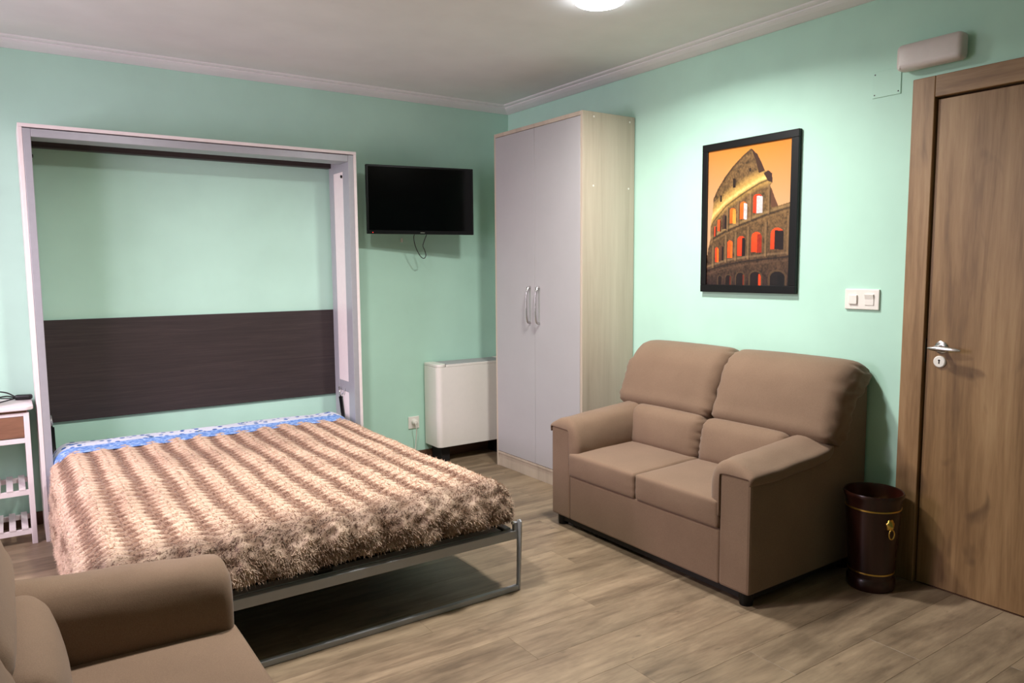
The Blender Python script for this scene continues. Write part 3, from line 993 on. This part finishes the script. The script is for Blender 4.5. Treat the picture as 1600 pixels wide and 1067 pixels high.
# dark cornice along the top edge
TE = [(122, 470), (150, 405), (190, 340), (240, 275), (290, 222), (335, 182)]
c = curve(TE); wg = np.clip(1 - np.abs(Y - c - 8) / 12, 0, 1)[..., None] * (X < 338)[..., None] * .75
img[wall] = (img * (1 - wg) + lin((58, 38, 24)) * wg)[wall]
for cx, cy, hw2, hh2 in ((245, 372, 9, 25), (170, 458, 6, 18), (332, 300, 4, 10)):
    mk = (np.abs(X - cx) < hw2) & (np.abs(Y - cy) < hh2); img[mk] = lin((40, 26, 18))
def arch(cx, bot, ww, hh, rim, inner, split=None):
    ww *= .88; hh *= .92
    top = bot - hh
    def shape(k):
        r = ww / 2 * k
        return ((np.abs(X - cx) < r) & (Y < bot) & (Y > top + ww / 2)) | (((X - cx) ** 2 + (Y - top - ww / 2) ** 2 < r * r) & (Y <= top + ww / 2))
    o = shape(1.28); img[o] = img[o] * .55 + lin((120, 92, 60)) * .3
    a = shape(1.0); sh2 = np.clip((bot - Y) / hh, 0, 1)[..., None]
    col = lin(rim) * (.75 + .35 * sh2) * (.85 + .3 * st)[..., None]
    img[a] = col[a]
    if split is not None:
        s_ = a & (X > cx + ww * split) & (Y > top + ww * .22); img[s_] = (lin(inner) * (.8 + .4 * st)[..., None])[s_]
OR, RD, DK, SKY = (240, 104, 30), (222, 62, 24), (30, 16, 16), (206, 192, 190)
for a_ in ((139, 668, 15, 60, RD, DK, .1), (162, 640, 24, 72, (214, 84, 34), DK, .3), (194, 628, 28, 88, (78, 52, 38), DK, .0), (240, 596, 40, 94, OR, (250, 150, 60), .0), (300, 572, 46, 106, OR, SKY, .05), (378, 538, 60, 116, RD, SKY, -.12),
           (150, 812, 24, 90, RD, OR, .1), (180, 804, 28, 92, (84, 50, 36), DK, .0), (228, 788, 36, 106, (236, 84, 28), OR, .1), (292, 776, 50, 120, RD, DK, .12), (376, 756, 62, 124, (226, 70, 24), (150, 40, 18), .05), (484, 738, 76, 130, (228, 70, 26), DK, -.18),
           (172, 960, 26, 76, DK, DK, .2), (222, 960, 36, 82, DK, (90, 30, 18), .2), (290, 960, 50, 98, DK, (110, 40, 24), .3), (374, 960, 68, 104, DK, (220, 66, 26), .28), (490, 960, 88, 108, (24, 14, 14), (14, 8, 10), .0)):
    arch(*a_)
# engaged columns between the arches
for x_, ya, yb in ((210, 505, 640), (270, 470, 610), (338, 430, 580), (436, 380, 545), (204, 660, 815), (260, 645, 805), (330, 610, 795), (424, 585, 780), (538, 550, 770), (120, 620, 700), (128, 720, 845)):
    mk = (np.abs(X - x_) < 6) & (Y > ya) & (Y < yb) & wall
    img[mk] = img[mk] * .5 + lin((140, 108, 72)) * .5
    mk = (np.abs(X - x_ - 7) < 3) & (Y > ya) & (Y < yb) & wall
    img[mk] *= .5
yy = np.linspace(iy0, iy1, GU + 1); zz = np.linspace(iz1, iz0, GV + 1)
vv = [(D0 + .010, yq, zq) for zq in zz for yq in yy]
ff = [(j * (GU + 1) + i, j * (GU + 1) + i + 1, (j + 1) * (GU + 1) + i + 1, (j + 1) * (GU + 1) + i) for j in range(GV) for i in range(GU)]
po = raw('print', vv, ff, M['print'], pf)
ca = po.data.color_attributes.new('ink', 'FLOAT_COLOR', 'CORNER')
# recalc may not reorder faces, only flip windings: one colour per face
fc = np.concatenate([img.reshape(-1, 3), np.ones((GU * GV, 1))], 1).astype(np.float32)
ca.data.foreach_set('color', np.repeat(fc, 4, axis=0).ravel())
box('backing', (D0 + .0115, D1, iy1, iy0, iz0, iz1), M['pframe'], pf, 0)

# ------------------------------------------------------------------ switch, emergency light, junction cover
sw = thing('light_switch', 'white double light switch on the wall beside the door casing', 'light switch', (0, -2.822, 1.16))
box('plate', (-.010, 0, -2.9025, -2.742, 1.1655, 1.2565), M['whitepl'], sw, .003)
box('push_button', (-.0175, -.009, -2.803, -2.764, 1.189, 1.230), M['whitepl'], sw, .002)
rk = box('rocker', (-.013, -.009, -2.880, -2.838, 1.186, 1.234), M['whitepl'], sw, .001)
prism('rocker_key', [(-.0125, 1.210), (-.0185, 1.2335), (-.0125, 1.2335)], 'y', -2.8795, -2.8385, M['whitepl'], rk, .0005)
em = thing('emergency_light', 'blank white emergency light fitting on the wall above the door casing', 'emergency light', (0, -3.095, 2.16))
v, f = rbox(.033, .130, .053, .022, 6, 4)
raw('cover', [(q.x - .040, q.y - 3.094, q.z + 2.212) for q in v], f, M['lampbody'], em, True)
box('back_box', (-.030, 0, -3.212, -2.976, 2.170, 2.254), M['whitepl'], em, .004)
box('indicator', (-.073, -.069, -2.985, -2.979, 2.166, 2.184), M['whitepl'], em, .001)
jc = thing('junction_cover', 'square mint-painted cover plate with small screws, left of the emergency light', 'cover plate', (0, -2.892, 2.085))
box('plate', (-.004, 0, -2.956, -2.832, 2.084, 2.194), M['mint'], jc, .001)
for a in (-2.946, -2.842):
    for b in (2.096, 2.182):
        lathe('screw', [(.003, 0), (.003, -.001)], (-.004, a, b), M['rubber'], jc, 'x', 10)

# ------------------------------------------------------------------ waste bin
bx, by = -.195, -3.018
bn = thing('waste_bin', 'dark mahogany waste bin with gold bands and a brass lion-ring pull', 'bin', (bx, by, 0))
lathe('body', [(.088, 0), (.095, .012), (.095, .045), (.088, .055), (.092, .10), (.099, .22), (.106, .33), (.110, .385), (.117, .40), (.119, .410), (.116, .417), (.111, .415), (.107, .39), (.096, .20), (.086, .03), (.03, .025)], (bx, by, 0), M['binwood'], bn, 'z', 44)
def gold_band(z, r):
    lathe('gold_band', [(r - .003, z - .004), (r + .0018, z - .003), (r + .0022, z), (r + .0018, z + .003), (r - .003, z + .004)], (bx, by, 0), M['gold'], bn, 'z', 44)
gold_band(.352, .1078); gold_band(.078, .0900)
# lion head and ring, facing the room
ang = math.radians(-112)
dx, dy = math.cos(ang), math.sin(ang)
rr = .1025
v, f = [], []
n1, n2 = 14, 20
tx, ty = -dy, dx
for i in range(n1 + 1):
    ph = PI * i / n1
    for k in range(n2):
        th = 2 * PI * k / n2
        rad = 1 + .14 * math.sin(7 * th) * (math.sin(ph) ** 2)
        lx = .019 * math.sin(ph) * math.cos(th) * rad
        lz = .026 * math.sin(ph) * math.sin(th) * rad
        lo = .014 * math.cos(ph) + .006 * math.exp(-((lx / .006) ** 2 + ((lz + .006) / .010) ** 2)) * (1 if math.cos(ph) > 0 else 0)
        v.append((bx + dx * (rr + lo) + tx * lx, by + dy * (rr + lo) + ty * lx, .298 + lz))
for i in range(n1):
    for k in range(n2):
        f.append((i * n2 + k, i * n2 + (k + 1) % n2, (i + 1) * n2 + (k + 1) % n2, (i + 1) * n2 + k))
lh = raw('lion_head', v, f, M['gold'], bn, True)
ring = []
for k in range(25):
    a = 2 * PI * k / 24
    lx, lz = .0125 * math.cos(a), .020 * math.sin(a)
    ring.append((bx + dx * (rr + .012) + tx * lx, by + dy * (rr + .012) + ty * lx, .262 + lz))
tube('pull_ring', ring, .0028, M['gold'], lh, 8, 0)

# ------------------------------------------------------------------ bedside stand with its clutter
nx1, nx0, ny0, ny1 = -3.113, -3.56, -.335, -.03
ns = thing('bedside_stand', 'white bedside stand with a brown drawer and two slatted shelves', 'bedside table', ((nx0 + nx1) / 2, -.18, 0))
LG = .024
for a in (nx0, nx1 - LG):
    for b in (ny0, ny1 - LG):
        box('leg', (a, a + LG, b, b + LG, 0, .668), M['whitewood'], ns, .002)
tp = [(nx0 - .02, ny1)]
for k in range(7):
    a = PI + PI / 2 * k / 6
    tp.append((nx0 - .02 + .035 + .035 * math.cos(a), ny0 - .02 + .035 + .035 * math.sin(a)))
for k in range(7):
    a = 1.5 * PI + PI / 2 * k / 6
    tp.append((nx1 + .019 - .035 + .035 * math.cos(a), ny0 - .02 + .035 + .035 * math.sin(a)))
tp.append((nx1 + .019, ny1))
prism('top', tp, 'z', .682, .702, M['whitewood'], ns, .005)
box('apron', (nx0 + LG, nx1 - LG, ny0 + .002, ny0 + .02, .652, .668), M['whitewood'], ns, .001)
boxes('top_spacer', [(nx0 + .01, nx1 - .01, ny0 + .012, ny1, .668, .682)], M['drawer'], ns, 0)
box('drawer', (nx0 + LG + .001, nx1 - LG - .001, ny0 + .003, ny1 - .03, .545, .650), M['drawer'], ns, .001)
box('drawer_rail', (nx0 + LG, nx1 - LG, ny0 + .002, ny0 + .02, .517, .541), M['whitewood'], ns, .001)
box('side_board', (nx0 + .004, nx0 + .016, ny0 + LG, ny1 - LG, .52, .668), M['whitewood'], ns, .001)
box('side_board', (nx1 - .016, nx1 - .004, ny0 + LG, ny1 - LG, .52, .668), M['whitewood'], ns, .001)
for z in (.285, .085):
    for b in (ny0 + .003, ny1 - .02):
        box('shelf_rail', (nx0 + LG, nx1 - LG, b, b + .016, z - .032, z - .006), M['whitewood'], ns, .001)
    for k in range(7):
        xs = nx1 - LG - .052 - k * .052
        box('slat', (xs + .012, xs + .040, ny0 + .001, ny1 - .001, z - .0055, z + .004), M['whitewood'], ns, .001)
cb = thing('power_adapter', 'black power adapter with tangled cables on the bedside stand', 'adapter', (-3.15, -.12, .702))
v, f = rbox(.038, .018, .013, .009, 3, 3)
def rot(q, a): return (q.x * math.cos(a) - q.y * math.sin(a), q.x * math.sin(a) + q.y * math.cos(a), q.z)
pp = [rot(q, -.35) for q in v]
raw('adapter_body', [(q[0] - 3.128, q[1] - .11, q[2] + .7155) for q in pp], f, M['rubber'], cb, True)
tube('cable', [(-3.16, -.10, .716), (-3.20, -.09, .742), (-3.25, -.08, .748), (-3.30, -.10, .725), (-3.31, -.16, .708), (-3.26, -.20, .706), (-3.21, -.16, .709), (-3.17, -.12, .712)], .0036, M['rubber'], cb, 8, 8)
tube('cable', [(-3.16, -.11, .714), (-3.20, -.12, .728), (-3.26, -.13, .722), (-3.34, -.12, .71), (-3.40, -.08, .706)], .0036, M['rubber'], cb, 8, 8)
tube('cable', [(-3.16, -.12, .712), (-3.22, -.10, .716), (-3.29, -.06, .722), (-3.36, -.05, .709)], .003, M['rubber'], cb, 8, 8)
bc = lathe('ceramic_cup', [(.026, 0), (.034, .02), (.036, .05), (.034, .085), (.031, .085), (.032, .05), (.024, .008)], (-3.263, -.255, .702), M['ceramic'], None, 'z', 24)
tag(bc, 'brown cup at the edge of the bedside stand top', 'cup')

# ------------------------------------------------------------------ clean up helper tags
for o in bpy.data.objects:
    if '_o' in o: del o['_o']
